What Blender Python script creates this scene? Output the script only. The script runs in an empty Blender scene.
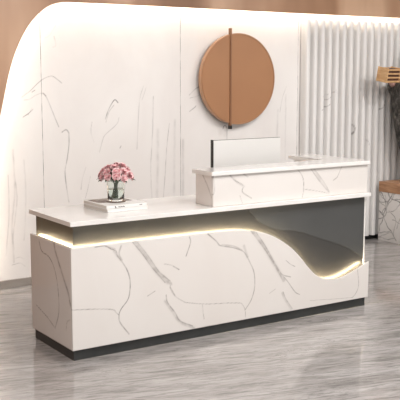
import bpy, bmesh, math, random
import numpy as np
from mathutils import Vector, Matrix
random.seed(7)
S = bpy.context.scene
COL = S.collection
PI = math.pi
CAM = (-2.20125, -4.70325, 1.7); YAW = 0.58298; PITCH = 0.14079; FPX = 898.84
EXPO = 0.34; WORLD = 0.86; LED_DESK = 52.0; LED_COVE = 22.0
FILL_AREAS = [('fill_area', (-1.2, -2.2, 2.98), 1.6, 1.6, 62), ('fill_area', (1.6, -1.8, 2.98), 1.6, 1.6, 62), ('fill_area', (4.4, -1.6, 2.98), 1.6, 1.6, 50)]  # unseen area lights added overhead for soft overall fill
FILL_SPOTS = [('wall_fill_spot', (x, -.4, 2.9), (x, 2.0, 1.35), e, 75) for x, e in ((-.3, 36), (.9, 72), (2.3, 50), (3.7, 62), (5.1, 38))]  # unseen row of spots added to brighten the back wall
SLATV = [(4,.8,[(3.984,1.235),(4.013,1.154),(4.002,1.085)]),(4,.7,[(3.576,1.343),(3.62,1.36),(3.677,1.399)]),(5,.9,[(4.363,1.325),(4.40,1.37),(4.415,1.426)]),(4,.6,[(3.676,1.457),(3.738,1.514)]),(4,.6,[(3.59,1.47),(3.65,1.49)]),(4,.6,[(3.60,1.42),(3.66,1.45)]),(3,.5,[(3.75,1.53),(3.81,1.44)]),(4,.5,[(4.19,1.03),(4.21,.97)]),(3,.4,[(3.41,1.2),(3.45,1.05)])]
FRONT= [(4, 0.6, [(0.157, 0.678), (0.223, 0.677), (0.263, 0.655), (0.296, 0.639), (0.306, 0.607), (0.34, 0.563), (0.373, 0.507), (0.39, 0.443), (0.386, 0.371), (0.371, 0.326), (0.326, 0.277), (0.311, 0.241), (0.318, 0.193), (0.379, 0.111)]), (11, 0.3, [(0.283, 0.64), (0.309, 0.607), (0.33, 0.58)]), (7, 0.3, [(0.331, 0.666), (0.316, 0.618), (0.336, 0.579)]), (7, 0.22, [(0.223, 0.677), (0.29, 0.652)]), (3, 0.5, [(-0.006, 0.319), (0.15, 0.302), (0.267, 0.282), (0.291, 0.26), (0.311, 0.241)]), (4, 0.55, [(0.41, 0.682), (0.479, 0.6), (0.538, 0.518), (0.585, 0.462), (0.639, 0.401)]), (4, 0.5, [(0.445, 0.675), (0.514, 0.59), (0.574, 0.504), (0.61, 0.459), (0.675, 0.406)]), (18, 0.28, [(0.427, 0.68), (0.496, 0.595), (0.556, 0.51), (0.595, 0.461), (0.661, 0.401)]), (14, 0.22, [(0.603, 0.46), (0.639, 0.417), (0.683, 0.386)]), (3, 0.4, [(0.512, 0.332), (0.566, 0.356)]), (3, 0.4, [(0.61, 0.465), (0.683, 0.395), (0.675, 0.364), (0.712, 0.304), (0.787, 0.252)]), (4, 0.55, [(0.675, 0.367), (0.712, 0.304)]), (2.5, 0.45, [(0.787, 0.252), (0.94, 0.22), (1.198, 0.19), (1.239, 0.17), (1.26, 0.133), (1.265, 0.084)]), (4, 0.5, [(1.26, 0.133), (1.31, 0.194), (1.338, 0.276), (1.332, 0.379), (1.298, 0.451), (1.265, 0.506), (1.236, 0.536), (1.155, 0.568), (1.056, 0.592), (1.024, 0.625), (0.958, 0.677)]), (12, 0.28, [(1.248, 0.568), (1.265, 0.519), (1.277, 0.491)]), (6, 0.25, [(1.071, 0.594), (1.159, 0.578), (1.232, 0.543)]), (5, 0.5, [(0.962, 0.677), (1.024, 0.625), (1.048, 0.596)]), (4, 0.5, [(0.821, 0.672), (0.828, 0.635), (0.795, 0.552)]), (3, 0.35, [(0.632, 0.52), (0.694, 0.503)]), (4, 0.55, [(0.698, 0.499), (0.742, 0.471)]), (4, 0.6, [(0.646, 0.32), (0.656, 0.27), (0.711, 0.197), (0.749, 0.136), (0.843, 0.089)]), (12, 0.25, [(0.638, 0.282), (0.689, 0.21), (0.749, 0.13), (0.855, 0.074)]), (3, 0.35, [(0.92, 0.216), (0.932, 0.121)]), (4, 0.5, [(1.304, 0.663), (1.397, 0.556), (1.475, 0.455), (1.541, 0.354), (1.581, 0.286)]), (4, 0.5, [(1.346, 0.649), (1.422, 0.553), (1.501, 0.431), (1.567, 0.34), (1.646, 0.309)]), (18, 0.28, [(1.321, 0.658), (1.405, 0.558), (1.483, 0.447), (1.554, 0.342), (1.589, 0.295)]), (3.5, 0.5, [(1.562, 0.341), (1.62, 0.281), (1.688, 0.198), (1.729, 0.174)]), (4, 0.5, [(1.582, 0.212), (1.609, 0.156), (1.664, 0.084)]), (9, 0.2, [(1.573, 0.206), (1.601, 0.153), (1.655, 0.082)]), (3, 0.3, [(1.465, 0.218), (1.516, 0.242)]), (3, 0.45, [(1.604, 0.43), (1.64, 0.401), (1.684, 0.378)]), (2.5, 0.3, [(1.825, 0.118), (2.059, 0.096), (2.223, 0.084)]), (3, 0.45, [(2.223, 0.081), (2.261, 0.113), (2.285, 0.173), (2.269, 0.286)])]
SIDE= [(4, 0.7, [(0.461, 0.658), (0.423, 0.601), (0.32, 0.584), (0.243, 0.529), (0.195, 0.419), (0.187, 0.268), (0.248, 0.149)]), (3.5, 0.6, [(0.535, 0.234), (0.363, 0.192), (0.248, 0.149)]), (5, 0.7, [(0.235, 0.681), (0.216, 0.629), (0.125, 0.509), (0.053, 0.416), (0.018, 0.339)]), (16, 0.3, [(0.235, 0.681), (0.216, 0.629), (0.125, 0.509), (0.053, 0.416), (0.018, 0.339)]), (3, 0.4, [(0.089, 0.175), (0.073, 0.229), (0.03, 0.251)])]
RAISED= [(3.5, 0.6, [(1.148, 1.045), (1.192, 1.004), (1.26, 0.966), (1.253, 0.924), (1.331, 0.875)]), (10, 0.2, [(1.156, 1.045), (1.204, 0.996), (1.269, 0.959)]), (3, 0.5, [(1.252, 1.046), (1.301, 1.02)]), (3, 0.4, [(1.233, 0.902), (1.254, 0.848)]), (3, 0.45, [(0.995, 1.061), (1.022, 1.037), (1.031, 0.94), (0.992, 0.894)]), (3, 0.5, [(1.662, 1.055), (1.715, 1.045), (1.766, 0.987), (1.776, 0.903), (1.763, 0.849)]), (3.5, 0.5, [(1.836, 1.044), (1.914, 0.956), (2.008, 0.865)]), (3.5, 0.4, [(1.866, 1.043), (1.96, 0.939), (2.008, 0.872)]), (10, 0.18, [(1.857, 1.043), (1.942, 0.94), (2.008, 0.865)]), (3, 0.35, [(1.771, 0.906), (1.897, 0.884), (2.008, 0.858)]), (3, 0.4, [(2.125, 1.049), (2.08, 0.967)]), (3, 0.5, [(2.08, 0.967), (2.043, 0.948)])]
RSIDE= [(7, 0.6, [(0.152, 1.037), (0.093, 0.968), (0.046, 0.895)])]
WALL= [(4, 0.5, [(0.543, 1.509), (0.611, 1.555), (0.68, 1.617), (0.741, 1.657), (0.802, 1.672), (0.845, 1.648), (0.887, 1.616)]), (5, 0.6, [(0.543, 1.509), (0.586, 1.54)]), (4, 0.5, [(0.559, 1.485), (0.609, 1.493), (0.661, 1.523), (0.721, 1.538), (0.754, 1.498), (0.795, 1.402), (0.828, 1.321), (0.853, 1.264)]), (5, 0.8, [(0.721, 1.538), (0.746, 1.514)]), (4, 0.7, [(0.547, 1.352), (0.598, 1.383), (0.633, 1.413)]), (3, 0.4, [(0.589, 1.367), (0.615, 1.406), (0.624, 1.421)]), (4, 0.7, [(0.628, 1.547), (0.654, 1.563)]), (5, 0.9, [(0.879, 1.222), (0.905, 1.238), (0.923, 1.237), (0.94, 1.212)]), (5, 0.6, [(0.94, 1.212), (0.938, 1.114), (0.918, 0.993), (0.898, 0.895), (0.912, 0.746), (0.928, 0.645)]), (5, 0.8, [(1.275, 1.317), (1.304, 1.391), (1.348, 1.46), (1.371, 1.474), (1.395, 1.451)]), (4, 0.5, [(1.28, 1.292), (1.309, 1.374), (1.357, 1.431)]), (4, 0.35, [(1.403, 1.326), (1.393, 1.288), (1.359, 1.252), (1.269, 1.184), (1.244, 1.135), (1.215, 1.044)]), (4, 0.4, [(1.088, 0.925), (1.053, 0.828), (1.039, 0.741)]), (3, 0.35, [(1.128, 0.848), (1.103, 0.749), (1.078, 0.667)]), (3, 0.3, [(1.15, 1.295), (1.139, 1.213), (1.165, 1.129)]), (5, 0.3, [(1.643, 1.587), (1.607, 1.486), (1.591, 1.334), (1.573, 1.053)]), (4, 0.3, [(1.666, 1.57), (1.626, 1.469)]), (6, 0.3, [(1.74, 1.497), (1.729, 1.175), (1.708, 0.89), (1.718, 0.614)]), (4, 0.6, [(1.71, 0.899), (1.705, 0.847)]), (4, 0.45, [(1.899, 1.26), (1.873, 1.065), (1.852, 0.803), (1.834, 0.618)]), (20, 0.15, [(1.783, 1.208), (1.769, 0.615)]), (16, 0.15, [(1.956, 1.289), (1.943, 0.601)]), (16, 0.2, [(2.039, 1.111), (2.038, 0.594)]), (5, 0.6, [(1.409, 1.069), (1.419, 1.085)]), (5, 0.35, [(0.827, 1.987), (0.842, 1.917), (0.816, 1.901)]), (3, 0.25, [(0.846, 2.074), (0.792, 1.995), (0.749, 1.97)]), (10, 0.22, [(0.456, 1.096), (0.463, 0.778), (0.43, 0.5), (0.437, 0.199)]), (6, 0.3, [(0.459, 0.937), (0.477, 0.697), (0.436, 0.418), (0.44, 0.296)]), (5, 0.25, [(0.409, 0.901), (0.407, 0.582), (0.372, 0.263)]), (4, 0.3, [(0.455, 0.23), (0.489, 0.234), (0.523, 0.214)]), (4, 0.3, [(0.42, 0.177), (0.488, 0.185), (0.53, 0.155)]), (8, 0.15, [(0.545, 1.012), (0.553, 0.691), (0.527, 0.369)]), (5, 0.6, [(2.107, 1.505), (2.171, 1.557), (2.229, 1.582)]), (5, 0.7, [(2.107, 1.36), (2.155, 1.39), (2.176, 1.407)]), (4, 0.5, [(2.113, 1.478), (2.197, 1.495), (2.25, 1.529)]), (5, 0.9, [(2.469, 1.194), (2.479, 1.22), (2.502, 1.22), (2.513, 1.201)]), (5, 0.5, [(2.513, 1.201), (2.513, 1.092)]), (4, 0.3, [(3.198, 1.57), (3.152, 1.463), (3.124, 1.332)]), (14, 0.14, [(3.1, 1.351), (3.084, 0.831)]), (10, 0.14, [(3.194, 1.491), (3.193, 0.873)])]  # veins, plus faint reflection streaks painted in near the left edge
# ------------------------------------------------------------------ helpers
def link(name, me, mat=None, parent=None):
    o = bpy.data.objects.new(name, me); COL.objects.link(o)
    if mat is not None:
        if isinstance(mat, (list, tuple)):
            for m in mat: me.materials.append(m)
        else: me.materials.append(mat)
    if parent is not None: o.parent = parent
    return o
def obj(name, bm, mat=None, parent=None, smooth=False):
    me = bpy.data.meshes.new(name)
    bmesh.ops.recalc_face_normals(bm, faces=bm.faces)
    if smooth:
        for f in bm.faces: f.smooth = True
    bm.to_mesh(me); bm.free()
    return link(name, me, mat, parent)
def thing(name, label, cat, loc=(0,0,0), rotz=0, group=None):
    o = bpy.data.objects.new(name, None); COL.objects.link(o)
    o.location = loc; o.rotation_euler = (0,0,rotz)
    o.empty_display_size = .05
    return tag(o, label, cat, group)
def tag(o, label, cat, group=None):
    o['label'] = label; o['category'] = cat
    if group: o['group'] = group
    return o
def struct(o): o['kind'] = 'structure'; return o
def box(bm, x0, x1, y0, y1, z0, z1, bev=0, M=None):
    r = bmesh.ops.create_cube(bm, size=1)
    for v in r['verts']:
        v.co = Vector((x0+(v.co.x+.5)*(x1-x0), y0+(v.co.y+.5)*(y1-y0), z0+(v.co.z+.5)*(z1-z0)))
    vs = r['verts']
    if bev:
        es = list({e for v in vs for e in v.link_edges})
        g = bmesh.ops.bevel(bm, geom=es, offset=bev, segments=2, affect='EDGES', profile=.6)
        vs = list({v for f in g['faces'] for v in f.verts} | {v for v in vs if v.is_valid})
    if M is not None: bmesh.ops.transform(bm, matrix=M, verts=vs)
    return bm
def nb(*a, **k): return box(bmesh.new(), *a, **k)
def prism(bm, pts, axis, a, b):
    # extrude a 2D polygon along axis ('y' -> pts are x,z ; 'z' -> pts are x,y)
    f = (lambda p, t: (p[0], t, p[1])) if axis == 'y' else (lambda p, t: (p[0], p[1], t))
    v0 = [bm.verts.new(f(p, a)) for p in pts]; v1 = [bm.verts.new(f(p, b)) for p in pts]
    bm.faces.new(v0); bm.faces.new(v1[::-1])
    n = len(pts)
    for i in range(n): bm.faces.new((v0[i], v1[i], v1[(i+1) % n], v0[(i+1) % n]))
    return bm
def lathe(bm, prof, n=32, cx=0, cy=0, fold=None, close=True):
    rings = []
    for r, z in prof:
        ring = []
        for i in range(n):
            a = 2*PI*i/n; rr = r*(1 + (fold(a, z) if fold else 0))
            ring.append(bm.verts.new((cx+rr*math.cos(a), cy+rr*math.sin(a), z)))
        rings.append(ring)
    for A, B in zip(rings, rings[1:]):
        for i in range(n): bm.faces.new((A[i], A[(i+1) % n], B[(i+1) % n], B[i]))
    if close: bm.faces.new(rings[0][::-1]); bm.faces.new(rings[-1])
    return bm
def tube(bm, pts, r, n=8):
    pts = [Vector(p) for p in pts]; rings = []
    rr = r if isinstance(r, (list, tuple)) else [r]*len(pts)
    for i, p in enumerate(pts):
        t = (pts[min(i+1, len(pts)-1)] - pts[max(i-1, 0)]).normalized()
        u = t.cross(Vector((0, 0, 1)) if abs(t.z) < .9 else Vector((0, 1, 0))).normalized(); w = t.cross(u)
        rings.append([bm.verts.new(p + rr[i]*(u*math.cos(2*PI*k/n) + w*math.sin(2*PI*k/n))) for k in range(n)])
    for A, B in zip(rings, rings[1:]):
        for k in range(n): bm.faces.new((A[k], A[(k+1) % n], B[(k+1) % n], B[k]))
    bm.faces.new(rings[0][::-1]); bm.faces.new(rings[-1])
    return bm
def catmull(P, k=10):
    P = [np.array(p, float) for p in P]; Q = [2*P[0]-P[1]] + P + [2*P[-1]-P[-2]]; out = []
    for i in range(1, len(Q)-2):
        for j in range(k):
            t = j/k
            out.append(.5*((2*Q[i]) + (Q[i+1]-Q[i-1])*t + (2*Q[i-1]-5*Q[i]+4*Q[i+1]-Q[i+2])*t*t + (3*Q[i]-Q[i-1]-3*Q[i+1]+Q[i+2])*t**3))
    out.append(P[-1]); return [tuple(map(float, p)) for p in out]

# ------------------------------------------------------------------ materials
def mat(name, color, rough=.5, metal=0, spec=.5, coat=0, **kw):
    m = bpy.data.materials.new(name); m.use_nodes = True
    b = m.node_tree.nodes['Principled BSDF']
    b.inputs['Base Color'].default_value = (*color, 1)
    b.inputs['Roughness'].default_value = rough; b.inputs['Metallic'].default_value = metal
    b.inputs['Specular IOR Level'].default_value = spec; b.inputs['Coat Weight'].default_value = coat
    b.inputs['Coat Roughness'].default_value = .05
    for k, v in kw.items(): b.inputs[k.replace('_', ' ')].default_value = v
    return m
def nodes(m): return m.node_tree.nodes, m.node_tree.links, m.node_tree.nodes['Principled BSDF']
def noise(m, scale, detail=4, vec_scale=(1,1,1), rough=.5, dist=0):
    N, L, b = nodes(m)
    tc = N.new('ShaderNodeTexCoord'); mp = N.new('ShaderNodeMapping'); mp.inputs['Scale'].default_value = vec_scale
    n = N.new('ShaderNodeTexNoise'); n.inputs['Scale'].default_value = scale; n.inputs['Detail'].default_value = detail
    n.inputs['Roughness'].default_value = rough; n.inputs['Distortion'].default_value = dist
    L.new(tc.outputs['Object'], mp.inputs['Vector']); L.new(mp.outputs['Vector'], n.inputs['Vector'])
    return n.outputs['Fac']
def ramp(m, fac, stops):
    N, L, b = nodes(m); r = N.new('ShaderNodeValToRGB'); e = r.color_ramp.elements
    while len(e) < len(stops): e.new(.5)
    for k, (p, c) in enumerate(stops):
        e[k].position = p; e[k].color = (*c, 1) if len(c) == 3 else c
    L.new(fac, r.inputs['Fac']); return r.outputs['Color']
def mix(m, fac, a, b_, mode='MIX'):
    N, L, b = nodes(m); x = N.new('ShaderNodeMix'); x.data_type = 'RGBA'; x.blend_type = mode
    for sock, v in ((x.inputs[0], fac), (x.inputs[6], a), (x.inputs[7], b_)):
        if hasattr(v, 'is_linked'): L.new(v, sock)
        elif isinstance(v, (int, float)): sock.default_value = v
        else: sock.default_value = (*v, 1)
    return x.outputs[2]
def marble(name, base, vein, dark2, rough=.12, coat=0, spec=.5, lo=.5, bs=22):
    m = mat(name, base, rough, coat=coat, spec=spec); N, L, b = nodes(m)
    a = N.new('ShaderNodeAttribute'); a.attribute_name = 'vein'
    cloud = ramp(m, noise(m, 1.6, 5, (1, 1, .7), .55, .6), [(.35, base), (.72, dark2)])
    brk = ramp(m, noise(m, bs, 4), [(.38, (lo,)*3), (.6, (1.0,)*3)])
    mul = N.new('ShaderNodeMath'); mul.operation = 'MULTIPLY'; mul.use_clamp = True
    L.new(a.outputs['Fac'], mul.inputs[0]); L.new(brk, mul.inputs[1])
    L.new(mix(m, mul.outputs[0], cloud, vein), b.inputs['Base Color'])
    return m
def vein_values(px, pz, lines):
    # strength of the veins at each vertex, from its distance to the vein polylines
    val = np.zeros(len(px))
    rng = np.random.RandomState(3)
    for w, s, pts in lines:
        w = w*.72/1000
        P = np.array(pts, float)
        # subdivide with a little natural wander
        if len(P) > 2: P = np.array(catmull([tuple(q) for q in P], 4))
        Q = [P[0]]
        for A, B in zip(P, P[1:]):
            n = max(1, int(np.hypot(*(B-A))/.03)); nrm = np.array([-(B-A)[1], (B-A)[0]])/(np.hypot(*(B-A))+1e-9)
            for k in range(1, n+1):
                q = A+(B-A)*k/n
                if k < n: q = q + nrm*rng.uniform(-.0025, .0025)
                Q.append(q)
        Q = np.array(Q)
        for A, B in zip(Q, Q[1:]):
            r = 3*w
            sel = np.where((px > min(A[0], B[0])-r) & (px < max(A[0], B[0])+r) & (pz > min(A[1], B[1])-r) & (pz < max(A[1], B[1])+r))[0]
            if not len(sel): continue
            d = B-A; t = np.clip(((px[sel]-A[0])*d[0]+(pz[sel]-A[1])*d[1])/(d@d+1e-12), 0, 1)
            dist = np.hypot(px[sel]-A[0]-t*d[0], pz[sel]-A[1]-t*d[1])
            val[sel] = np.maximum(val[sel], s*np.exp(-(dist/w)**2))
    return val
def vein_sheet(name, us, vs, place, lines, m, parent=None, uv=None):
    # a finely divided slab face; place(u,v)->xyz arrays ; us, vs 1D ; lines in (u,z)
    U, V = np.meshgrid(us, vs, indexing='ij')
    X, Y, Z = place(U, V)
    co = np.stack([X, Y, Z], -1).reshape(-1, 3)
    nu, nv = len(us), len(vs)
    i, j = np.meshgrid(np.arange(nu-1), np.arange(nv-1), indexing='ij')
    a = (i*nv+j).ravel(); F = np.stack([a, a+nv, a+nv+1, a+1], -1)
    me = bpy.data.meshes.new(name)
    me.vertices.add(len(co)); me.vertices.foreach_set('co', co.ravel().astype(np.float32))
    me.loops.add(F.size); me.loops.foreach_set('vertex_index', F.ravel().astype(np.int32))
    me.polygons.add(len(F)); me.polygons.foreach_set('loop_start', np.arange(0, F.size, 4, dtype=np.int32))
    me.update(calc_edges=True); me.validate()
    at = me.attributes.new('vein', 'FLOAT', 'POINT')
    uu = U.ravel() if uv is None else uv(U, V)[0].ravel(); zz = Z.ravel()
    at.data.foreach_set('value', vein_values(uu, zz, lines).astype(np.float32))
    return link(name, me, m, parent)
def solid(o, th, off=-1):
    md = o.modifiers.new('thickness', 'SOLIDIFY'); md.thickness = th; md.offset = off
    return o

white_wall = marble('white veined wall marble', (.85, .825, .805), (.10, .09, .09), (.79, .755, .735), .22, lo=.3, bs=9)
desk_marble = marble('glossy warm white marble', (.84, .805, .775), (.13, .10, .09), (.80, .755, .72), .1, coat=.4)
worktop_white = mat('polished white stone', (.9, .88, .86), .12, coat=.3)
N, L, b = nodes(worktop_white)
L.new(ramp(worktop_white, noise(worktop_white, 3, 5, dist=1), [(.4, (.91, .89, .87)), (.75, (.84, .82, .8))]), b.inputs['Base Color'])
dark_panel = mat('dark grey gloss laminate', (.048, .047, .046), .3)
reflection_panel = mat('fascia reflection grey', (.076, .078, .078), .24)  # lighter grey: a reflection on the dark fascia put into colour
plinth_m = mat('charcoal plinth laminate', (.035, .037, .037), .35)
led_m = mat('warm led strip', (1, .9, .7), .5)
b = nodes(led_m)[2]; b.inputs['Emission Color'].default_value = (1, .82, .52, 1); b.inputs['Emission Strength'].default_value = LED_DESK
cove_m = mat('warm white cove led', (1, .95, .85), .5)
b = nodes(cove_m)[2]; b.inputs['Emission Color'].default_value = (1, .93, .80, 1); b.inputs['Emission Strength'].default_value = LED_COVE
slat_m = marble('white slat marble', (.86, .845, .83), (.15, .13, .12), (.80, .785, .77), .3)
ceil_m = mat('white ceiling plaster', (.82, .8, .78), .8)
N, L, b = nodes(ceil_m)
L.new(ramp(ceil_m, noise(ceil_m, 5, 3), [(.3, (.82, .8, .78)), (.8, (.78, .76, .74))]), b.inputs['Base Color'])
left_m = mat('beige left wall', (.55, .40, .32), .6)
N, L, b = nodes(left_m)
L.new(ramp(left_m, noise(left_m, 1.2, 3, (1, 1, 2)), [(.35, (.60, .45, .37)), (.7, (.45, .32, .25))]), b.inputs['Base Color'])
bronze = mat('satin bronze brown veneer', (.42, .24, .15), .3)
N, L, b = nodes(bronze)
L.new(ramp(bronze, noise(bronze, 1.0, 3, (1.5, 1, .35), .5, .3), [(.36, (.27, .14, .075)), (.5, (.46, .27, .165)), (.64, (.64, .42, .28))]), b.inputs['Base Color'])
copper = mat('matt copper brown disc', (.45, .225, .11), .45, metal=.1)
N, L, b = nodes(copper)
L.new(ramp(copper, noise(copper, 2.2, 2), [(.3, (.43, .215, .105)), (.75, (.39, .19, .092))]), b.inputs['Base Color'])
copper_rim = mat('copper rim', (.52, .30, .18), .3, metal=.4)
copper_dark = mat('dark copper bar', (.30, .15, .08), .35, metal=.3)
black_m = mat('black metal', (.01, .01, .01), .4)
silver = mat('silver aluminium', (.80, .79, .77), .45, metal=.15)
paper = mat('white book cover', (.86, .85, .83), .45)
pages = mat('book pages', (.80, .77, .72), .8)
cover_art = mat('taupe cover picture', (.30, .25, .22), .5)
N, L, b = nodes(cover_art)
L.new(ramp(cover_art, noise(cover_art, 14, 4, dist=1.5), [(.35, (.14, .10, .085)), (.55, (.42, .36, .32)), (.7, (.7, .66, .62))]), b.inputs['Base Color'])
for mm, sc, k in ((dark_panel, 3, .005), (reflection_panel, 3, .005), (plinth_m, 6, .006)):
    c = mm.node_tree.nodes['Principled BSDF'].inputs['Base Color'].default_value[:3]
    N, L, b = nodes(mm)
    L.new(ramp(mm, noise(mm, sc, 3), [(.3, tuple(x+k for x in c)), (.7, tuple(x-k for x in c))]), b.inputs['Base Color'])
coaster = mat('brown wooden coaster', (.16, .11, .08), .4)
glass = mat('clear vase glass', (.93, .97, .95), .02, Transmission_Weight=1.0, IOR=1.45)
water = mat('vase water', (.90, .95, .92), .0, Transmission_Weight=1.0, IOR=1.33)
petal = mat('pink rose petal', (.62, .20, .25), .55)
N, L, b = nodes(petal)
L.new(ramp(petal, noise(petal, 70, 3), [(.32, (.58, .17, .21)), (.46, (.86, .46, .48)), (.58, (.98, .78, .78))]), b.inputs['Base Color'])
petal_deep = mat('deep pink rose petal', (.5, .12, .17), .55)
green = mat('dark green stem', (.035, .075, .025), .5)
leafm = mat('rose leaf', (.03, .065, .025), .45)
oak = mat('oak pedestal top', (.42, .22, .11), .4)
N, L, b = nodes(oak)
L.new(ramp(oak, noise(oak, 6, 5, (.5, 1, 8), .6, .4), [(.3, (.30, .14, .065)), (.5, (.44, .23, .12)), (.7, (.56, .32, .18))]), b.inputs['Base Color'])
crate_m = mat('honey wood crate', (.60, .36, .17), .5)
N, L, b = nodes(crate_m)
L.new(ramp(crate_m, noise(crate_m, 16, 4, (1, 1, 5)), [(.3, (.50, .27, .11)), (.7, (.70, .46, .25))]), b.inputs['Base Color'])
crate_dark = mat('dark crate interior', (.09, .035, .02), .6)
robe_m = mat('dark mottled bronze', (.05, .045, .04), .45, metal=.3)
N, L, b = nodes(robe_m)
L.new(ramp(robe_m, noise(robe_m, 35, 5, (1, 1, .6), .65), [(.38, (.018, .016, .014)), (.55, (.075, .068, .06)), (.72, (.30, .27, .24))]), b.inputs['Base Color'])
skin_m = mat('pinkish carved stone', (.55, .33, .29), .5)
cloth_m = mat('cream cloth', (.80, .74, .66), .8)
skirt_m = mat('grey baseboard stone', (.30, .27, .24), .3)
N, L, b = nodes(skirt_m)
L.new(ramp(skirt_m, noise(skirt_m, 4, 4, (1, 1, 4)), [(.3, (.33, .30, .27)), (.7, (.24, .21, .19))]), b.inputs['Base Color'])

def fnoise(scale, detail, vs_, rough, dist):
    N, L, b = nodes(floor_m)
    tc = N.new('ShaderNodeTexCoord'); rt = N.new('ShaderNodeMapping'); rt.inputs['Rotation'].default_value = (0, 0, math.radians(15))
    mp = N.new('ShaderNodeMapping'); mp.inputs['Scale'].default_value = vs_
    n = N.new('ShaderNodeTexNoise'); n.inputs['Scale'].default_value = scale; n.inputs['Detail'].default_value = detail
    n.inputs['Roughness'].default_value = rough; n.inputs['Distortion'].default_value = dist
    L.new(tc.outputs['Object'], rt.inputs['Vector']); L.new(rt.outputs['Vector'], mp.inputs['Vector']); L.new(mp.outputs['Vector'], n.inputs['Vector'])
    return n.outputs['Fac']
# floor: polished grey stone with long wispy streaks
floor_m = mat('polished grey streaked stone', (.35, .32, .3), .13, spec=.5)
N, L, b = nodes(floor_m)
c1 = ramp(floor_m, fnoise(1.8, 9, (1, 5.0, 1), .62, .7), [(.30, (.235, .22, .21)), (.44, (.33, .31, .30)), (.56, (.385, .365, .355)), (.75, (.46, .44, .43))])
fine = ramp(floor_m, fnoise(5, 10, (1, 9, 1), .72, .9), [(.38, (.58,)*3), (.5, (1,)*3), (.62, (1.22,)*3)])
c2 = mix(floor_m, .9, c1, fine, 'MULTIPLY')
th = ramp(floor_m, fnoise(2.2, 8, (1, 4.5, 1), .62, 1.0), [(.492, (0,)*3), (.500, (1,)*3), (.508, (0,)*3)])
nz2 = ramp(floor_m, fnoise(2.2, 2, (1, 1, 1), .5, 0), [(.47, (0,)*3), (.6, (.8,)*3)])
msk = mix(floor_m, 1.0, th, nz2, 'MULTIPLY')
c3 = mix(floor_m, msk, c2, (.10, .085, .08))
L.new(c3, b.inputs['Base Color'])
L.new(ramp(floor_m, noise(floor_m, 6, 3, (1, 4, 1)), [(.3, (.06,)*3), (.7, (.12,)*3)]), b.inputs['Roughness'])

# ------------------------------------------------------------------ setting
WY = 2.0
def seq(a, bb, step): return list(np.linspace(a, bb, int(round((bb-a)/step))+1))
seams = [.71, 2.015, 3.335]
xs = sorted(set([-4.0, -1.5] + seq(0.0, 3.42, .005) + [s+d for s in seams for d in (-.0025, 0, .0025)] + [5.2, 8.0]))
zs = sorted(set(seq(0, 2.31, .006) + [2.6, 3.0]))
seam_lines = []
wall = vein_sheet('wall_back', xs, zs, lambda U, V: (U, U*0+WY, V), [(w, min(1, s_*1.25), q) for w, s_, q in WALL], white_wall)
# grooves between the wall slabs: the seam columns are pushed in and coloured as dark joints
me = wall.data; n = len(me.vertices); co = np.empty(n*3, np.float32); me.vertices.foreach_get('co', co); co = co.reshape(-1, 3)
val = np.empty(n, np.float32); me.attributes['vein'].data.foreach_get('value', val)
for s in seams:
    k = (np.abs(co[:, 0]-s) < .0012) & (co[:, 2] < 2.19)
    co[k, 1] += .005; val[k] = 1.7
me.vertices.foreach_set('co', co.ravel()); me.attributes['vein'].data.foreach_set('value', val); me.update()
struct(wall)

struct(obj('floor', nb(-4.0, 8.0, -8.0, 2.05, -.05, 0), floor_m))
struct(obj('ceiling', nb(-4.0, 8.0, -8.0, 2.0, 3.0, 3.08), ceil_m))
struct(obj('wall_left', nb(-4.1, -4.0, -8.0, 2.05, 0, 3.0), left_m))
struct(obj('wall_right', nb(8.0, 8.1, -8.0, 2.05, 0, 3.0), ceil_m))
struct(obj('baseboard_back', nb(-4.0, 3.3, 1.975, 1.9995, 0, .062, bev=.003), skirt_m))

# brown portal wall whose rounded opening frames the white wall (front at 1.90, the cove light sits behind its edge)
arch = catmull([(.17, 0), (.185, .45), (.225, .95), (.32, 1.378), (.356, 1.529), (.393, 1.681), (.438, 1.817), (.498, 1.947), (.575, 2.069), (.668, 2.164), (.753, 2.218), (.856, 2.245), (.968, 2.25)], 6)
arch_full = arch + [(1.6, 2.25), (3.0, 2.245), (8.0, 2.24)]
bm = bmesh.new()
# as vertical strips: left column region then the band above
def strip(bm, poly, y0, y1):
    outer = []
    for (x, z) in poly: outer.append((x, z))
    lo0 = [bm.verts.new((x, y0, z)) for x, z in outer]; lo1 = [bm.verts.new((x, y1, z)) for x, z in outer]
    top = []
    for (x, z) in outer:
        # outward mapping: side points go to the far left edge, upper points to the ceiling
        top.append((-4.0, z) if z < 1.9 else None)
    m_ = next(i for i, t in enumerate(top) if t is None)
    zs_ = outer[m_-1][1]
    for i in range(m_, len(outer)): top[i] = (outer[i][0], 3.0)
    hi0 = [bm.verts.new((x, y0, z)) for x, z in top]; hi1 = [bm.verts.new((x, y1, z)) for x, z in top]
    for i in range(len(outer)-1):
        if i == m_-1:
            c0 = bm.verts.new((-4.0, y0, 3.0)); c1_ = bm.verts.new((-4.0, y1, 3.0))
            bm.faces.new((lo0[i], lo0[i+1], hi0[i+1], c0, hi0[i])); bm.faces.new((lo1[i], hi1[i], c1_, hi1[i+1], lo1[i+1]))
        else:
            bm.faces.new((lo0[i], lo0[i+1], hi0[i+1], hi0[i])); bm.faces.new((lo1[i], hi1[i], hi1[i+1], lo1[i+1]))
        bm.faces.new((lo0[i], lo1[i], lo1[i+1], lo0[i+1]))
    return bm
struct(obj('wall_front_portal', strip(bm, arch_full, 1.885, 1.90), bronze))
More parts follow.
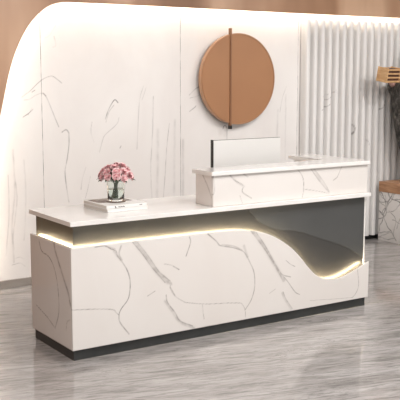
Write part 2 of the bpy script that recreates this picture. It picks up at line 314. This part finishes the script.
# cove led profile hidden behind the portal edge
off = .035
path = []
A = [p for p in arch_full if p[1] > .02]
for i, p in enumerate(A):
    q0 = A[max(i-1, 0)]; q1 = A[min(i+1, len(A)-1)]
    t = np.array(q1)-np.array(q0); t = t/np.hypot(*t); nrm = np.array([-t[1], t[0]])
    path.append((p[0]+nrm[0]*off, 1.935, p[1]+nrm[1]*off))
cove = obj('cove_light_strip', tube(bmesh.new(), path, .009, 6), cove_m)
tag(cove, 'warm white cove light strip running behind the rounded edge of the brown portal', 'light strip')

# ------------------------------------------------------------------ slatted wall panel
sx0 = 3.362; pitch = .0915
def flute(u):
    t = np.mod(u-sx0, pitch)/pitch           # rounded ribs with a narrow deep gap between them
    w_ = .70
    inside = t < w_
    q = np.clip(t/w_, 0, 1)
    h = .078*np.clip(1-np.abs(2*q-1)**5, 0, 1)**.6
    return np.where(inside, h, 0)
cols = []
x = sx0
while x < 7.95:
    cols += [x+pitch*.70*f for f in (0, .004, .015, .04, .09, .18, .32, .5, .68, .82, .91, .96, .985, .996, 1.0)]
    x += pitch
slats = vein_sheet('slatted_wall_panel', np.array(cols), np.array(seq(.045, 2.2, .010)), lambda U, V: (U, 1.992-flute(U), V), SLATV, slat_m)
tag(slats, 'white vertically slatted marble wall panel right of the copper disc', 'wall panel')
obj('panel_foot', nb(sx0, 8.0, 1.955, 1.9985, 0, .045), black_m, slats)

# ------------------------------------------------------------------ copper disc
dc = (2.582, 1.642); R_ = .402; bar_x = 2.484
disc = thing('wall_disc', 'round copper brown disc with a vertical bar on the white wall', 'wall decoration', (dc[0], 1.93, dc[1]))
def seg(x0, x1, R, y0, y1, n=60):
    pts = []
    for i in range(n+1):
        xx = x0+(x1-x0)*(.5-.5*math.cos(PI*i/n)); pts.append((xx, math.sqrt(max(R*R-xx*xx, 0))))
    lo = [(p[0], -p[1]) for p in pts[::-1]]
    if pts[-1][1] < 1e-6: lo = lo[1:]
    if pts[0][1] < 1e-6: lo = lo[:-1]
    return prism(bmesh.new(), pts+lo, 'y', y0, y1)
bx = bar_x-dc[0]
obj('disc_segment', seg(-R_, bx-.008, R_, -.022, .0), copper, disc)
obj('disc_segment', seg(bx+.008, R_, R_, -.012, .0), copper, disc)
rim = bmesh.new()
def ring_tube(bm, R, r, y, n=96):
    P = [(R*math.cos(2*PI*i/n), y, R*math.sin(2*PI*i/n)) for i in range(n)]
    vs = []
    for i in range(n):
        a = 2*PI*i/n; vs.append([bm.verts.new(((R+dr)*math.cos(a), y+dy, (R+dr)*math.sin(a))) for dr, dy in ((-r, -r), (r, -r), (r, .04), (-r, .04))])
    for i in range(n):
        A_, B_ = vs[i], vs[(i+1) % n]
        for k in range(4): bm.faces.new((A_[k], A_[(k+1) % 4], B_[(k+1) % 4], B_[k]))
obj('rim', (ring_tube(rim, R_+.001, .004, -.012), rim)[1], copper_rim, disc)
bb_ = nb(bx-.008, bx+.008, -.034, .0, -.415, .448, bev=.002)
obj('bar', bb_, copper_dark, disc)
obj('mount', nb(-.2, .2, .0, .068, -.2, .2), black_m, disc)
obj('end_cap', nb(bx-.010, bx+.012, -.036, .0, -.445, -.412, bev=.003), black_m, disc)

# ------------------------------------------------------------------ reception desk
LN, DP = 2.38, .60
z1, z0, zb, zt = .0675, .686, .8125, .8405
desk = thing('reception_desk', 'long white marble reception desk with glowing wave line and raised right counter', 'reception desk', (0, 0, 0))
obj('plinth', nb(.014, LN-.014, .02, DP-.01, 0, z1), plinth_m, desk)
# curved front panel
curve = [(0, .686), (.35, .6875), (.75, .686), (1.095, .682), (1.255, .672), (1.379, .650), (1.506, .602), (1.638, .520), (1.728, .440), (1.801, .361), (1.88, .292), (1.988, .250), (2.102, .246), (2.217, .274), (2.32, .312), (2.38, .332)]
cd = np.array(catmull(curve, 8)); 
def top_at(u): return np.interp(u, cd[:, 0], cd[:, 1])
us = np.array(seq(0.0, LN, .0042)); vs = np.linspace(0, 1, 148)
fp = vein_sheet('front_panel', us, vs, lambda U, V: (U, U*0, z1 + V*(top_at(U)-z1)), [(w, min(1, s_*1.6), q) for w, s_, q in FRONT], desk_marble, desk)
solid(fp, .012, -1)
# left return of the same stone
usd = np.array(seq(.0125, DP, .006)); vsd = np.linspace(z1, z0, 100)
sp = vein_sheet('side_panel', usd, vsd, lambda U, V: (U*0, U, V), [(w, min(1, s_*1.5), q) for w, s_, q in SIDE], desk_marble, desk, uv=lambda U, V: (U, V))
sp.data.flip_normals(); solid(sp, .012, -1)
# dark fascia set back behind the stone
FY = .052
obj('fascia', nb(.040, LN-.012, FY, FY+.018, z1, zb-.001), dark_panel, desk)
obj('fascia', nb(.040, .058, FY+.018, DP-.005, z1, zb-.001), dark_panel, desk)
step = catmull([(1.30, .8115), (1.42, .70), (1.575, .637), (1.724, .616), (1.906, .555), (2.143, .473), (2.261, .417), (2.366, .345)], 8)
obj('fascia_reflection', prism(bmesh.new(), step + [(2.366, .8115)], 'y', FY-.004, FY), reflection_panel, desk)  # thin lighter layer added to stand for a reflection on the fascia
# filler ledge between stone and fascia
led_f = bmesh.new()
tube(led_f, [(float(x_), .022, float(z_)-.013) for x_, z_ in cd if .015 <= x_ <= LN-.013], .0045, 6)
tube(led_f, [(.020, y_, z0-.013) for y_ in seq(.028, DP-.01, .05)], .0038, 6)
obj('led_strip', led_f, led_m, desk)
# carcass behind
obj('right_end_panel', nb(LN-.0115, LN-.0005, FY-.004, DP, z1, zb-.0005, bev=.001), worktop_white, desk)
obj('back_panel', nb(.058, LN-.012, DP-.02, DP-.004, z1, zb-.001), worktop_white, desk)
# worktop: slab with a stepped (double) edge
obj('worktop', nb(-.001, LN+.003, -.002, DP+.012, zb, zt, bev=.003), worktop_white, desk)
# raised counter
zr, zrb = 1.0716, 1.0445
x_l = 1.0; ry = .012
poly = [(x_l, ry), (LN+.003, ry), (LN+.003, .66), (2.145, .66), (2.145, .25), (x_l, .25)]
bm = prism(bmesh.new(), poly, 'z', zrb, zr)
bmesh.ops.bevel(bm, geom=list(bm.edges), offset=.0025, segments=2, affect='EDGES')
obj('raised_counter_top', bm, worktop_white, desk)
us = np.array(seq(1.022, LN-.006, .0055)); vs = np.linspace(zt+.0005, zrb-.0005, 38)
rp = vein_sheet('raised_front_panel', us, vs, lambda U, V: (U, U*0+.03, V), [(w, min(1, s_*1.5), q) for w, s_, q in RAISED], desk_marble, desk)
solid(rp, .02, -1)
us = np.array(seq(.051, .236, .006))
rs = vein_sheet('raised_side_panel', us, vs, lambda U, V: (U*0+1.0225, U, V), RSIDE, desk_marble, desk, uv=lambda U, V: (U, V))
rs.data.flip_normals(); solid(rs, .018, -1)
obj('raised_end_panel', nb(LN-.026, LN-.006, .0505, .64, zt+.0005, zrb-.0005), worktop_white, desk)
obj('raised_inner_panel', nb(2.165, 2.185, .24, .61, zt+.0005, zrb-.0005), worktop_white, desk)

# ------------------------------------------------------------------ books
bk = bmesh.new()
def book(zbase, th, name_, lab, dx, dy, rz, art):
    t = thing(name_, lab, 'book', (.338+dx, .195+dy, zbase), rz, 'white books stacked on the desk')
    w, d = .29, .315
    c = bmesh.new()
    box(c, 0, w, 0, d, 0, .0028, bev=.0008); box(c, 0, w, 0, d, th-.0028, th, bev=.0008); box(c, 0, w, 0, .0035, .0005, th-.0005)
    obj('cover', c, paper, t)
    obj('page_block', nb(.004, w-.004, .0036, d-.004, .0029, th-.0029), pages, t)
    if art:
        obj('cover_picture', nb(.02, w-.03, .13, d-.02, th, th+.0006), cover_art, t)
        wr = bmesh.new()
        # small dark spine marks: a tall initial, a short word and a closing mark
        box(wr, .060, .065, -.0005, .0001, .004, .016); box(wr, .060, .074, -.0005, .0001, .0035, .0055)
        obj('spine_initial', wr, black_m, t)
        wr = bmesh.new()
        for q in range(8): box(wr, .085+q*.0058, .0885+q*.0058, -.0005, .0001, .007, .0105+(.003 if q in (0, 3, 6) else 0))
        box(wr, .085, .129, -.0005, .0001, .0062, .0072)
        obj('spine_title', wr, black_m, t)
        wr = nb(.236, .256, -.0005, .0001, .009, .0122)
        obj('spine_mark', wr, black_m, t)
    return t
book(zt+.0003, .022, 'book', 'lower white book lying directly on the desk top', .004, -.006, math.radians(2.2), False)
book(zt+.0228, .0215, 'book', 'upper white book with a taupe cover picture under the rose vase', 0, 0, math.radians(1.2), True)

# ------------------------------------------------------------------ vase with roses
VX, VY, VZ = .476, .33, zt+.0228+.0215+.0066
vase = thing('glass_vase', 'clear glass vase of pink roses standing on the white books', 'vase', (VX, VY, VZ))
prof = [(.0, 0), (.048, 0), (.052, .004), (.055, .06), (.060, .128), (.062, .132), (.058, .132), (.0555, .128), (.0505, .06), (.047, .014), (.0, .012)]
bm = bmesh.new()
rings = []
n = 40
for r, z in prof:
    if r == 0: rings.append([bm.verts.new((0, 0, z))])
    else: rings.append([bm.verts.new((r*math.cos(2*PI*i/n), r*math.sin(2*PI*i/n), z)) for i in range(n)])
for A_, B_ in zip(rings, rings[1:]):
    for i in range(n):
        a_ = A_[i % len(A_)]; a2 = A_[(i+1) % len(A_)]; b1 = B_[i % len(B_)]; b2 = B_[(i+1) % len(B_)]
        vv = []
        for q in (a_, a2, b2, b1):
            if q not in vv: vv.append(q)
        bm.faces.new(vv)
obj('glass_body', bm, glass, vase, smooth=True)
obj('water', lathe(bmesh.new(), [(.0462, .0147), (.0498, .06), (.0515, .078)], 40), water, vase, smooth=True)
obj('base_plate', lathe(bmesh.new(), [(.060, -.0056), (.062, -.0045), (.062, -.001), (.060, -.0001)], 40), coaster, vase)

def rose_bloom(seed):
    rnd = random.Random(seed); bm = bmesh.new()
    layers = [(3, .006, .020, 78), (4, .010, .022, 66), (5, .0145, .023, 52), (6, .019, .022, 36), (6, .023, .019, 18)]
    for li, (n_, r0, h, tilt) in enumerate(layers):
        for k in range(n_):
            a0 = 2*PI*(k+.5*(li % 2)+rnd.uniform(-.1, .1))/n_
            wid = 2.5*PI/n_; G = []
            nu, nv = 6, 5
            for i in range(nu+1):
                row = []
                u = (i/nu-.5)
                for j in range(nv+1):
                    v = j/nv
                    edge = 1-.55*abs(2*u)**2.5*v
                    rad = r0*(.35+.65*v**.6) + (.0055 if v > .99 else .003*v*v)*(1-li*.05)*(1+li*.35)
                    zz = h*v*edge*math.sin(math.radians(tilt*.4+50)) - (li*.0022)
                    a = a0+u*wid*(.55+.45*v)
                    rad *= 1+.05*math.sin(9*a+seed)
                    row.append(bm.verts.new((rad*math.cos(a), rad*math.sin(a), zz)))
                G.append(row)
            for i in range(nu):
                for j in range(nv): bm.faces.new((G[i][j], G[i+1][j], G[i+1][j+1], G[i][j+1]))
    bmesh.ops.create_icosphere(bm, subdivisions=2, radius=.008, matrix=Matrix.Translation((0, 0, .009)))
    me = bpy.data.meshes.new('bloom'); 
    for f in bm.faces: f.smooth = True
    bm.to_mesh(me); bm.free(); me.materials.append(petal)
    return me
blooms = [rose_bloom(s_) for s_ in range(3)]
calyx_me = None
BC = Vector((VX, VY, VZ+.150))
rose_pos = []
# rings of blooms over a dome
for cnt, el, ph in ((1, 88, 0), (5, 60, .3), (9, 33, .1), (11, 6, .35)):
    for k in range(cnt):
        a = 2*PI*(k+ph)/cnt + random.uniform(-.12, .12); e = math.radians(el+random.uniform(-6, 6))
        rr = .088+random.uniform(-.007, .006)
        d = Vector((math.cos(a)*math.cos(e)*1.06, math.sin(a)*math.cos(e)*1.06, math.sin(e)*.90))
        rose_pos.append((BC + d*rr, Vector((d.x, d.y, d.z+.25)).normalized()))
cam_p = Vector((CAM[0], CAM[1], CAM[2]))
right = Vector((math.cos(YAW), -math.sin(YAW), 0))
ks = sorted(range(len(rose_pos)), key=lambda i: rose_pos[i][0].dot(right))
special = {ks[0]: 'pink rose at the far left side of the bouquet in the glass vase', ks[-1]: 'pink rose at the far right side of the bouquet in the glass vase'}
top_i = max(range(len(rose_pos)), key=lambda i: rose_pos[i][0].z); special[top_i] = 'pink rose at the very top of the bouquet in the glass vase'
for i, (p_, d) in enumerate(rose_pos):
    lab = special.get(i, 'pink rose within the round bouquet in the vase, between its outermost blooms')
    t = thing('rose', lab, 'rose', p_, 0, 'pink roses in the glass vase')
    q = d.to_track_quat('Z', 'Y')
    bl = bpy.data.objects.new('bloom', blooms[i % 3]); COL.objects.link(bl); bl.parent = t
    bl.rotation_mode = 'QUATERNION'; bl.rotation_quaternion = q; sc = .86+random.uniform(-.1, .12); bl.scale = (sc,)*3
    # stem from bloom to the vase foot
    foot = Vector((VX+random.uniform(-.02, .02), VY+random.uniform(-.02, .02), VZ+.018))
    neck = Vector((VX+(p_.x-VX)*.16, VY+(p_.y-VY)*.16, VZ+.115))
    pts = catmull([tuple(foot-p_), tuple(neck-p_), tuple((-d)*.028), tuple(-d*.003)], 5)
    obj('stem', tube(bmesh.new(), pts, .0022, 6), green, t, smooth=True)
    cx = bmesh.new()
    for k in range(5):
        a = 2*PI*k/5; c_, s_ = math.cos(a), math.sin(a)
        v0 = cx.verts.new((0, 0, -.006)); v1 = cx.verts.new((.010*c_-.004*s_, .010*s_+.004*c_, 0)); v2 = cx.verts.new((.010*c_+.004*s_, .010*s_-.004*c_, 0)); v3 = cx.verts.new((.024*c_, .024*s_, -.003))
        cx.faces.new((v0, v1, v3, v2))
    co_ = obj('calyx', cx, leafm, t); co_.rotation_mode = 'QUATERNION'; co_.rotation_quaternion = q
    if i % 2 == 0 or i > 14:
        lf = bmesh.new(); n_ = 6
        out = Vector((p_.x-VX, p_.y-VY, 0)); out = out.normalized() if out.length > .01 else Vector((1, 0, 0))
        side = out.cross(Vector((0, 0, 1))); base = -d*.025; lr = []
        for j in range(n_+1):
            s_ = j/n_; w_ = .012*math.sin(PI*min(1, s_*.96+.04))
            c_ = base + out*(.055*s_) + Vector((0, 0, -.022*s_*s_))
            lr.append((lf.verts.new(c_-side*w_+Vector((0, 0, .003))), lf.verts.new(c_), lf.verts.new(c_+side*w_+Vector((0, 0, .003)))))
        for A_, B_ in zip(lr, lr[1:]):
            lf.faces.new((A_[0], A_[1], B_[1], B_[0])); lf.faces.new((A_[1], A_[2], B_[2], B_[1]))
        obj('leaf', lf, leafm, t)

# ------------------------------------------------------------------ monitor on the staff side
mon = thing('computer_monitor', 'silver computer monitor seen from behind, above the raised counter', 'monitor', (1.6, .45, zt+.0003))
obj('casing', nb(-.298, .292, -.012, .006, 0.055, .391, bev=.004), silver, mon)
obj('screen', nb(-.301, .301, .0062, .016, .057, .393, bev=.002), black_m, mon)
obj('bezel', nb(-.3045, -.2995, -.014, .016, .053, .397, bev=.001), black_m, mon)
st = nb(-.06, .06, -.10, .08, 0, .008, bev=.002); box(st, -.03, .03, -.045, -.030, .008, .2); box(st, -.03, .03, -.045, -.012, .185, .2)
obj('stand', st, silver, mon)

# ------------------------------------------------------------------ marble pedestal with oak top
ped = thing('display_pedestal', 'low marble pedestal with oak top beside the slatted panel', 'pedestal', (4.62, 1.5, 0))
rv = random.Random(11); lines = []
def grow(x, z, a, ln, w, depth):
    pts = [(x, z)]
    for _ in range(int(ln/.03)):
        a += rv.uniform(-.45, .45); x += .03*math.cos(a); z += .03*math.sin(a); pts.append((x, z))
        if depth and rv.random() < .38: grow(x, z, a+rv.choice((-1, 1))*rv.uniform(.6, 1.2), ln*.5, w*.75, depth-1)
    lines.append((w, .95, pts))
for s_ in ((1.9, .38, 2.75), (1.88, .05, 2.1), (1.3, .1, .5), (1.75, .5, -2.2), (1.62, .03, 1.1), (1.88, .22, 2.9)): grow(*s_, .6, 5.5, 1)
ped_m = marble('grey white marble with black veins', (.80, .77, .75), (.03, .025, .025), (.66, .63, .61), .15)
X0, X1, Y0, Y1 = -.295, .29, -.36, .375
us = np.array(seq(Y0, Y1, .006)); vs = np.linspace(0, .503, 85)
shift = [(w, s, [(a-1.5, c) for a, c in p_]) for w, s, p_ in lines]
pf = vein_sheet('marble_face', us, vs, lambda U, V: (U*0+X0, U, V), shift, ped_m, ped, uv=lambda U, V: (U, V)); pf.data.flip_normals(); solid(pf, .01, -1)
shift2 = [(w, s, [(a-1.5, c) for a, c in p_]) for w, s, p_ in lines]
pf2 = vein_sheet('marble_face', np.array(seq(X0+.0105, X1, .006)), vs, lambda U, V: (U, U*0+Y0, V), shift2, ped_m, ped); solid(pf2, .01, -1)
obj('core', nb(X0+.0105, X1, Y0+.0105, Y1, 0, .502), ped_m, ped)
obj('oak_top', nb(X0-.006, X1+.006, Y0-.006, Y1, .503, .607, bev=.002), oak, ped)

# ------------------------------------------------------------------ dark figure statue holding a crate
SX, SY, SZ = 4.625, 1.66, .607
stt = thing('draped_statue', 'dark mottled draped statue standing on the oak topped pedestal, cut off by the right edge', 'statue', (SX, SY, SZ))
prof = [(.155, 0), (.150, .02), (.135, .06), (.14, .16), (.18, .28), (.215, .38), (.25, .50), (.28, .66), (.295, .80), (.30, .93), (.26, 1.02), (.16, 1.075), (.085, 1.11), (.06, 1.13)]
pp = catmull(prof, 4)
rob = lathe(bmesh.new(), pp, 72, fold=lambda a, z: (.035*math.sin(9*a+2.2*math.sin(5*z))+.02*math.sin(17*a-6*z))*min(1, max(0, (1.1-z)/.25)))
for v in rob.verts: v.co.y *= .78
obj('robe', rob, robe_m, stt, smooth=True)
def skin(name, pts, edges, rad, m, parent, sub=2, root=0):
    me = bpy.data.meshes.new(name); me.from_pydata([tuple(p) for p in pts], edges, []); o = link(name, me, m, parent)
    md = o.modifiers.new('skin', 'SKIN'); md.use_smooth_shade = True
    for i, r in enumerate(rad):
        me.skin_vertices[0].data[i].radius = (r, r) if not isinstance(r, tuple) else r
    me.skin_vertices[0].data[root].use_root = True
    s = o.modifiers.new('sub', 'SUBSURF'); s.levels = s.render_levels = sub
    return o
# body: torso, neck, head and both forearms as one continuous surface
pts = [(0, 0, .55), (0, 0, .85), (0, 0, 1.0), (0, 0, 1.10), (-.01, 0, 1.17), (-.015, 0, 1.25), (-.01, 0, 1.31),
       (-.02, .13, 1.0), (-.13, .15, .93), (-.27, .10, .985), (-.315, .085, 1.00),
       (-.02, -.13, 1.0), (-.13, -.15, .93), (-.27, -.12, .985), (-.315, -.11, 1.00)]
ed = [(0, 1), (1, 2), (2, 3), (3, 4), (4, 5), (5, 6), (2, 7), (7, 8), (8, 9), (9, 10), (2, 11), (11, 12), (12, 13), (13, 14)]
obj_body = skin('figure_body', pts, ed, [.12, .14, .10, .045, .06, .078, .055, .06, .05, .035, .03, .06, .05, .035, .03], skin_m, stt)
# sleeves as clothing over the forearms
for sy in (1, -1):
    tb = tube(bmesh.new(), catmull([(-.03, .14*sy, 1.0), (-.13, .155*sy, .925), (-.21, .13*sy, .955), (-.255, .115*sy, .975)], 5), [.085]*5+[.075]*5+[.062]*5+[.06], 20)
    for v in tb.verts: v.co += Vector((0, 0, -.015*abs(math.sin(v.co.x*60))))
    obj('sleeve', tb, robe_m, stt, smooth=True)
# fingers curled up around the crate corners
for sy, by in ((1, .085), (-1, -.11)):
    for k, ln in enumerate((.9, 1.0, .95, .8)):
        x_ = -.34+k*.016; y_ = by + sy*.012
        ln *= .05
        skin('finger', [(x_+.012, by, .995), (x_, y_+sy*.018, 1.0), (x_, y_+sy*.024, 1.0+ln*.5), (x_, y_+sy*.017, 1.0+ln)], [(0, 1), (1, 2), (2, 3)], [.009, .0085, .008, .0065], skin_m, obj_body, 1)
    skin('thumb', [(-.30, by, 1.0), (-.285, y_+sy*.015, 1.015), (-.28, y_+sy*.016, 1.045)], [(0, 1), (1, 2)], [.011, .010, .008], skin_m, obj_body, 1)
hair = bmesh.new(); bmesh.ops.create_uvsphere(hair, u_segments=20, v_segments=12, radius=.09)
for v in hair.verts: v.co = Vector((v.co.x*1.0+.012, v.co.y*.95, max(v.co.z, -.02)*1.05+1.265))
obj('head_cloth', hair, robe_m, stt, smooth=True)
# the crate
cr = thing('wooden_crate', 'small honey coloured wooden crate held out by the dark statue', 'crate', (4.17, 1.645, 1.612), math.radians(-85))
cr.rotation_euler.y = .17
cw, cdp, ch = .13, .20, .14
obj('end_board', nb(-cw/2, cw/2, -cdp/2, -cdp/2+.012, 0, ch, bev=.002), crate_m, cr)
obj('end_board', nb(-cw/2, cw/2, cdp/2-.012, cdp/2, 0, ch, bev=.002), crate_m, cr)
for sx in (-1, 1):
    for k in range(4):
        x_ = sx*(cw/2-.004)
        obj('side_slat', nb(x_-.004, x_+.004, -cdp/2+.0122, cdp/2-.0122, .006+k*.037, .006+k*.037+.015, bev=.001), crate_m, cr)
obj('bottom_board', nb(-cw/2+.008, cw/2-.008, -cdp/2+.0122, cdp/2-.0122, 0, .008), crate_m, cr)
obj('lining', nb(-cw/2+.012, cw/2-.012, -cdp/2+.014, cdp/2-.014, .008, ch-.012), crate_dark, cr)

# ------------------------------------------------------------------ lights
def area(name, loc, rot, sx, sy, e, c=(1, .975, .95)):
    l = bpy.data.lights.new(name, 'AREA'); l.shape = 'RECTANGLE'; l.size = sx; l.size_y = sy; l.energy = e; l.color = c
    o = bpy.data.objects.new(name, l); COL.objects.link(o); o.location = loc; o.rotation_euler = rot; return o
for nm, loc, sx, sy, e in FILL_AREAS: area(nm, loc, (0, 0, 0), sx, sy, e)
def spot(name, loc, tgt, e, ang, c=(1, .965, .94)):
    l = bpy.data.lights.new(name, 'SPOT'); l.energy = e; l.spot_size = math.radians(ang); l.spot_blend = 1; l.shadow_soft_size = .05; l.color = c
    o = bpy.data.objects.new(name, l); COL.objects.link(o); o.location = loc
    o.rotation_euler = (Vector(tgt)-Vector(loc)).to_track_quat('-Z', 'Y').to_euler(); return o
for a_ in FILL_SPOTS: spot(*a_)
w = bpy.data.worlds.new('showroom'); S.world = w; w.use_nodes = True
bg = w.node_tree.nodes['Background']; bg.inputs['Color'].default_value = (1, .985, .97, 1); bg.inputs['Strength'].default_value = WORLD

# ------------------------------------------------------------------ camera
cam = bpy.data.cameras.new('camera'); co_ = bpy.data.objects.new('camera', cam); COL.objects.link(co_)
cam.sensor_width = 36; cam.lens = FPX*36/400; cam.clip_end = 100
co_.location = CAM
co_.rotation_euler = (PI/2-PITCH, 0, -YAW)
S.camera = co_
S.view_settings.view_transform = 'Standard'; S.view_settings.look = 'None'; S.view_settings.exposure = EXPO; S.view_settings.gamma = 1
S.view_settings.use_curve_mapping = False
